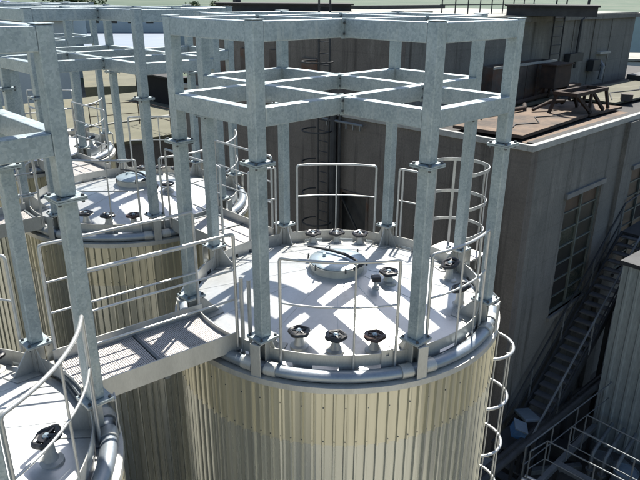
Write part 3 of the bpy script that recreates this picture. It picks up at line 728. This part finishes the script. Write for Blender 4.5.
def barrel(x, y, r, h, mat, label, z=GZ):
    t = thing('barrel', (x, y, z), label, 'barrel')
    M().lathe((x, y, z), [(0, 0), (r, 0), (r, h * .32), (r + .012, h * .33), (r, h * .34), (r, h * .66), (r + .012, h * .67), (r, h * .68), (r, h)], n=24).build('barrel_body', mat, t, smooth=True)
    M().lathe((x, y, z + h - .02), [(0, 0), (r - .01, 0), (r + .008, .02), (r + .008, .035), (r - .01, .035)], n=24).build('barrel_lid', mat, t, smooth=True)
barrel(6.55, 1.3, .32, .95, GREYST, 'grey barrel left of the blue crate by the ladder cage')
barrel(9.0, -1.15, .28, .8, PALEBLUE, 'pale blue barrel standing in the pit at the bottom right')
barrel(9.35, -.45, .25, .6, GREYST, 'small pale drum near the ribbed shed')
rnd = random.Random(3)
J = ['flat pale board lying on the yard near the looped railing', 'brown board lying on the yard near the platform', 'grey box on the yard under the looped railing', 'small white box on the yard by the ribbed shed',
     'dark box on the yard below the long railing', 'rusty plate on the yard at the bottom edge', 'pale plank on the yard behind the pit rail', 'grey beam lying on the yard towards the shed']
JP = [(8.9, -1.9, .9, .5, .06, RUSTPALE), (9.2, -2.6, 1.1, .4, .08, RUST), (9.6, -.9, .5, .5, .4, GREYST), (9.8, -.2, .3, .25, .2, COPING), (9.3, .5, .7, .4, .45, DARKST), (7.6, -1.3, .8, .6, .05, RUSTPALE), (9.3, -1.5, 1.4, .12, .08, GREYST), (8.6, .45, 1.6, .15, .15, GREYST)]
for lab, (x, y, a, b, h, mt) in zip(J, JP):
    nm = lab.split()[1] if lab.split()[1] in ('board', 'plank', 'plate', 'beam', 'box') else next(w for w in lab.split() if w in ('board', 'plank', 'plate', 'beam', 'box'))
    o = M().box((x, y, GZ + h / 2 + .02), (a, b, h), rnd.uniform(0, 3)).build('yard_' + nm, mt, None, bevel=.01); tag(o, lab, nm)
pp = thing('pump_pipework', (9.0, -.6, GZ), 'bent grey pipes with flanges rising in the pit at the bottom right', 'pipework')
for k in range(3):
    y = -.35 - .3 * k
    M().tube([(8.9, y, GZ), (8.9, y, GZ + .8), (8.95, y, GZ + .92), (9.1, y, GZ + 1.0), (10.3, y + .1, GZ + 1.0)], .05, 8).build('pipe', GREYST, pp, smooth=True, angle=60)
    M().cyl((8.9, y), .1, GZ + .4, GZ + .45, 14).build('flange', GREYST, pp)

# ------------------------------------------------------------------ buildings at the upper left
tb = thing('tan_roof_building', (4, 16.4, GZ), 'low dark walled building with flat tan roof behind the left frames', 'building')
M().span(3.0, 12.2, 16.4, 16.7, GZ, -2.12).build('front_wall', CONC_U, tb)
M().span(11.9, 12.2, 16.7, 27, GZ, -2.12).build('end_wall', CONC_U, tb)
M().span(2.9, 12.3, 16.3, 27.2, -2.12, -2.0).build('roof', SAND, tb)
M().span(4.0, 12.2, 19.6, 19.8, -1.999, -1.95).build('roof_joint', ROOFPALE, tb)
railing([(7.9, 16.6), (7.9, 19.0), (6.0, 19.4)], -2.0, .9, 'thin rusty railing on the tan roof seen between posts', 2.0, RUST)
bs = thing('black_shed', (11, 23, -2), 'black open shed standing on the tan roof between the posts', 'shed')
M().span(11.3, 12.0, 21.6, 25.3, -2.0, -.75).build('wall', INTERIORBLACK, bs)  # solid box, its colour paints the dark open inside
M().span(11.2, 12.1, 21.5, 25.4, -.75, -.68).build('roof', TAR, bs)
def at_px(px, D):
    r = Vector((0.71678738, -0.69725702, 0)); d = (Vector((0.65161316, 0.66624271, 0)) + r * ((px - 320) / 629.5)).normalized()
    return (-4.824 + D * d.x, -4.643 + D * d.y)
def wall_between(m, p, q, depth, z0, z1):
    d = Vector((q[0] - p[0], q[1] - p[1])); L = d.length; d.normalize(); n = Vector((-d.y, d.x))
    if n.dot(Vector(p) - Vector((-4.8, -4.6))) < 0: n = -n
    return m.prism([tuple(p), tuple(q), (q[0] + n.x * depth, q[1] + n.y * depth), (p[0] + n.x * depth, p[1] + n.y * depth)], z0, z1)
for (a, b, D_, h, lab) in ((228, 346, 22.5, .26, 'long low dark shed on the upper roof, left of the main gantry top'), (482, 562, 22.5, .28, 'dark low shed on the upper roof left of the black ladder')):
    t = thing('roof_shed', (*at_px(a, D_), 2.4), lab, 'shed')
    wall_between(M(), at_px(a, D_), at_px(b, D_), 1.6, 2.39, 2.4 + h).build('wall', DARKST, t)
    wall_between(M(), at_px(a - 2, D_ - .2), at_px(b + 2, D_ - .2), 2.0, 2.4 + h, 2.45 + h).build('roof', TAR, t)
hpA, hpB = at_px(-60, 44), at_px(101, 44)
gw = thing('white_hall', (*hpA, GZ), 'pale blue grey hall wall seen through the left frames', 'building')
wall_between(M(), hpA, hpB, 4, GZ, 1.35).build('wall', WHITEW, gw)
wall_between(M(), at_px(-62, 43.8), at_px(102, 43.8), 4.4, 1.35, 1.5).build('roof', ROOFPALE, gw)
for k in range(3): wall_between(M(), at_px(10 + 30 * k, 43.95), at_px(24 + 30 * k, 43.95), .08, -2.0 , -1.2).build('window', GLASSD, gw)
lr = thing('pale_roof_hall', (60, 100, GZ), 'wide low hall with a pale lavender metal roof in the distance, left', 'building')
M().prism([at_px(108, 82), at_px(186, 82), at_px(186, 140), at_px(108, 140)], -3.4, -3.2).build('roof', PALEROOF, lr)
M().prism([at_px(108.5, 82.5), at_px(185.5, 82.5), at_px(185.5, 139), at_px(108.5, 139)], GZ, -3.4).build('wall', WHITEW, lr)
ry = thing('rusty_scrap_heap', (*at_px(145, 77), GZ), 'row of rusty scrap containers in front of the pale lavender roof', 'scrap')
for i in range(11):
    x, y = at_px(116 + i * 6 + rnd.uniform(-1, 1), 77 + rnd.uniform(-1, 1))
    M().box((x, y, -4.2 + rnd.uniform(-.2, .3)), (.7 + rnd.uniform(0, .5), 1.0, .9 + rnd.uniform(0, .6)), rnd.uniform(0, 1)).build('scrap_bin', (RUST, RUSTPALE, RUST, TAR)[i % 4], ry)
M().prism([at_px(104, 60), at_px(190, 60), at_px(190, 79), at_px(104, 79)], GZ, -4.7).build('loading_ramp', SAND, ry)
lw = thing('long_hall', (*at_px(20, 100), GZ), 'long white flat roofed hall in front of the hedge, top left', 'building')
wall_between(M(), at_px(50, 100), at_px(112, 100), 9, GZ, 1.0).build('wall', WHITEW, lw)
wall_between(M(), at_px(49, 99.5), at_px(113, 99.5), 10, 1.0, 1.25).build('roof', ROOFPALE, lw)
bh = thing('blue_roof_hall', (40, 96, GZ), 'hall with a deep blue sheet roof at the top left corner', 'building')
bp, bq = at_px(-70, 62), at_px(66, 74)
dx = Vector((bq[0] - bp[0], bq[1] - bp[1], 0)); L_ = dx.length; an = math.atan2(dx.y, dx.x)
rot = Matrix.Translation((bp[0], bp[1], 0)) @ Matrix.Rotation(an, 4, 'Z')
M().boxm(rot @ Matrix.Translation((L_ / 2, 6, -3.4)), L_ - .6, 11.4, 10.2).build('wall', WHITEW, bh)
M().plate([rot @ Vector(q) for q in ((-1, -.3, 1.95), (L_ + .3, -.3, 1.85), (L_ + .3, 6, 2.10), (-1, 6, 4.6))], .15).build('roof', BLUEROOF, bh)
M().plate([rot @ Vector(q) for q in ((-1, 6, 4.6), (L_ + .3, 6, 2.10), (L_ + .3, 12.3, 1.85), (-1, 12.3, 1.95))], .15).build('roof', BLUEROOF, bh)
far = [
       (at_px(215, 120), (44, 9, 9.2), -38, 'low pale roof strip in front of the green fields'), (at_px(560, 140), (34, 9, 8.6), -52, 'far pale building beyond the upper block, right'), (at_px(634, 80), (16, 8, 5.5), -50, 'white low house beyond the right roof end')]
for (x, y), (a, b, h), r, lab in far:
    t = thing('flat_roof_building', (x, y, GZ), lab, 'building')
    M().box((x, y, GZ + h / 2 - .1), (a, b, h - .2), R_(r)).build('wall', WHITEW, t)
    M().box((x, y, GZ + h), (a + .6, b + .6, .2), R_(r)).build('roof', ROOFPALE, t)
    mm = M()
    for k in range(int(a / 3)):
        o = Vector((-a / 2 + 1.5 + 3 * k, -b / 2 - .03, 0)); o.rotate(Matrix.Rotation(R_(r), 3, 'Z')); mm = M()
        mm.box((x + o.x, y + o.y, GZ + h - 1.8), (1.2, .05, 1.2), R_(r)); mm.build('window', GLASSD, t)

# ------------------------------------------------------------------ trees far away
def tree(x, y, h, cr, label, seed):
    rn = random.Random(seed); t = thing('broadleaf_tree', (x, y, GZ), label, 'tree', 'trees at the edge of the fields')
    m = M().tube([(x, y, GZ), (x + .2, y, GZ + h * .3), (x, y + .2, GZ + h * .7)], [.35, .25, .12], 8)
    cl = []
    for i in range(16):
        a = rn.uniform(0, 6.28); z = GZ + h * rn.uniform(.35, .9); rr = cr * rn.uniform(.2, .85) * math.sin(PI * min(1, (z - GZ) / h * .95))
        c_ = Vector((x + rr * math.cos(a), y + rr * math.sin(a), z)); cl.append(c_)
        m.tube([(x, y, GZ + h * .3 + (z - GZ) * .2), tuple(c_)], [.12, .04], 5)
    m.build('trunk', BARK, t)
    v = []; f = []
    for c_ in cl:
        R0 = cr * rn.uniform(.28, .5)
        for k in range(110):
            d = Vector((rn.gauss(0, 1), rn.gauss(0, 1), rn.gauss(0, .8))).normalized() * R0 * rn.uniform(.5, 1.05)
            p = c_ + d; s = rn.uniform(.12, .28); q = Matrix.Rotation(rn.uniform(0, 6.28), 3, Vector((rn.gauss(0, 1), rn.gauss(0, 1), rn.gauss(0, 1))).normalized())
            o = len(v); v += [tuple(p + q @ Vector(e) * s) for e in ((-1, -.6, 0), (1, -.5, 0), (.8, .7, 0), (-.7, .6, 0))]; f.append((o, o + 1, o + 2, o + 3))
    mm = M(); mm.add(v, f); mm.build('crown', LEAF, t)
cam_p = Vector((-4.823732, -4.6431424, 2.97152464))
CR = Vector((0.71678738, -0.69725702, 0.00696436)); CU = Vector((0.24822599, 0.26448686, 0.93189622)); CF = Vector((0.65161316, 0.66624271, -0.36265816))
for k, (px, D, h, cr, lab) in enumerate([(74, 121, 11.4, 3.4, 'leftmost leafy tree of the hedge behind the left frames'), (90, 124, 12.0, 3.8, 'broad leafy tree second from the left in the hedge'), (106, 120, 11.8, 3.4, 'leafy tree third from the left in the hedge'), (121, 165, 12.4, 4.4, 'rightmost leafy tree of the hedge before the fields'),
                                     (208, 230, 9.5, 3.5, 'small far tree above the left corner of the main frame'), (228, 260, 9.3, 3.6, 'small far tree left of the dark post in the fields'), (612, 150, 9.0, 3.0, 'far tree at the top right beyond the roof')]):
    d = CF + CR * ((px - 320) / 629.5) ; a = math.atan2(d.y, d.x)
    tree(cam_p.x + D * math.cos(a), cam_p.y + D * math.sin(a), h, cr, lab, 20 + k)
d = CF + CR * ((246 - 320) / 629.5); a = math.atan2(d.y, d.x)
pst = thing('chimney_post', (cam_p.x + 34 * math.cos(a), cam_p.y + 34 * math.sin(a), GZ), 'short dark post standing up against the green fields', 'post')
M().bar(tuple(Vector(ORG[pst.name])), (ORG[pst.name][0], ORG[pst.name][1], 3.5), .28, .28).build('shaft', DARKST, pst)
M().box((ORG[pst.name][0], ORG[pst.name][1], 3.53), (.4, .4, .06)).build('cap', DARKST, pst)

# ------------------------------------------------------------------ ground
g = M(); g.add([(-4000, -4000, GZ - .03), (4000, -4000, GZ - .03), (4000, 4000, GZ - .03), (-4000, 4000, GZ - .03)], [(0, 1, 2, 3)])
tag(g.build('ground', FIELD), kind='structure')
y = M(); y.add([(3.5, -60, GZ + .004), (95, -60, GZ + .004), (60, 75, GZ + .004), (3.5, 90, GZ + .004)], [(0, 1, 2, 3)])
tag(y.build('yard_pavement', YARD), kind='structure')  # ground by the building, its shade put into the colour
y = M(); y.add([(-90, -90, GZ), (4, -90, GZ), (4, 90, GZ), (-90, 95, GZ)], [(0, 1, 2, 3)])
tag(y.build('gravel_yard', APRON), kind='structure')  # added pale ground, largely out of view, throws warm light on the tanks
rd = M(); rd.prism([(120, 330), (330, 120), (334, 124), (124, 334)], GZ - .026, GZ - .022)
tag(rd.build('road', ROOFPALE), kind='structure')

# ------------------------------------------------------------------ light
w = bpy.data.worlds.new('World'); scene.world = w; w.use_nodes = True
nt = w.node_tree; bg = nt.nodes['Background']
sky = nt.nodes.new('ShaderNodeTexSky'); sky.sky_type = 'NISHITA'; sky.sun_disc = False
EL, AZ = 53.7, 32.2                                   # azimuth measured from +x towards +y
sky.sun_elevation = R_(EL); sky.sun_rotation = R_(90 - AZ)
sky.air_density = 1.; sky.dust_density = 1.; sky.ozone_density = 1.2
nt.links.new(sky.outputs[0], bg.inputs[0]); bg.inputs[1].default_value = .08
sl = bpy.data.lights.new('sun', 'SUN'); sl.energy = 5.0; sl.angle = R_(.5); sl.color = (1, .95, .87)
so = bpy.data.objects.new('sun', sl); col.objects.link(so)
D = Vector((math.cos(R_(EL)) * math.cos(R_(AZ)), math.cos(R_(EL)) * math.sin(R_(AZ)), math.sin(R_(EL))))
so.rotation_euler = D.to_track_quat('Z', 'Y').to_euler(); so.location = (0, 0, 30)

# ------------------------------------------------------------------ camera
cd = bpy.data.cameras.new('camera'); cd.sensor_width = 36; cd.lens = 35.41; cd.clip_end = 9000; cd.clip_start = .05
co = bpy.data.objects.new('camera', cd); col.objects.link(co)
co.matrix_world = Matrix(((CR.x, CU.x, -CF.x, cam_p.x), (CR.y, CU.y, -CF.y, cam_p.y), (CR.z, CU.z, -CF.z, cam_p.z), (0, 0, 0, 1)))
scene.camera = co
scene.view_settings.view_transform = 'Standard'; scene.view_settings.look = 'None'
scene.view_settings.exposure = 1.0; scene.view_settings.gamma = 1

scene.cycles.caustics_reflective = False; scene.cycles.caustics_refractive = False; scene.cycles.sample_clamp_indirect = 5
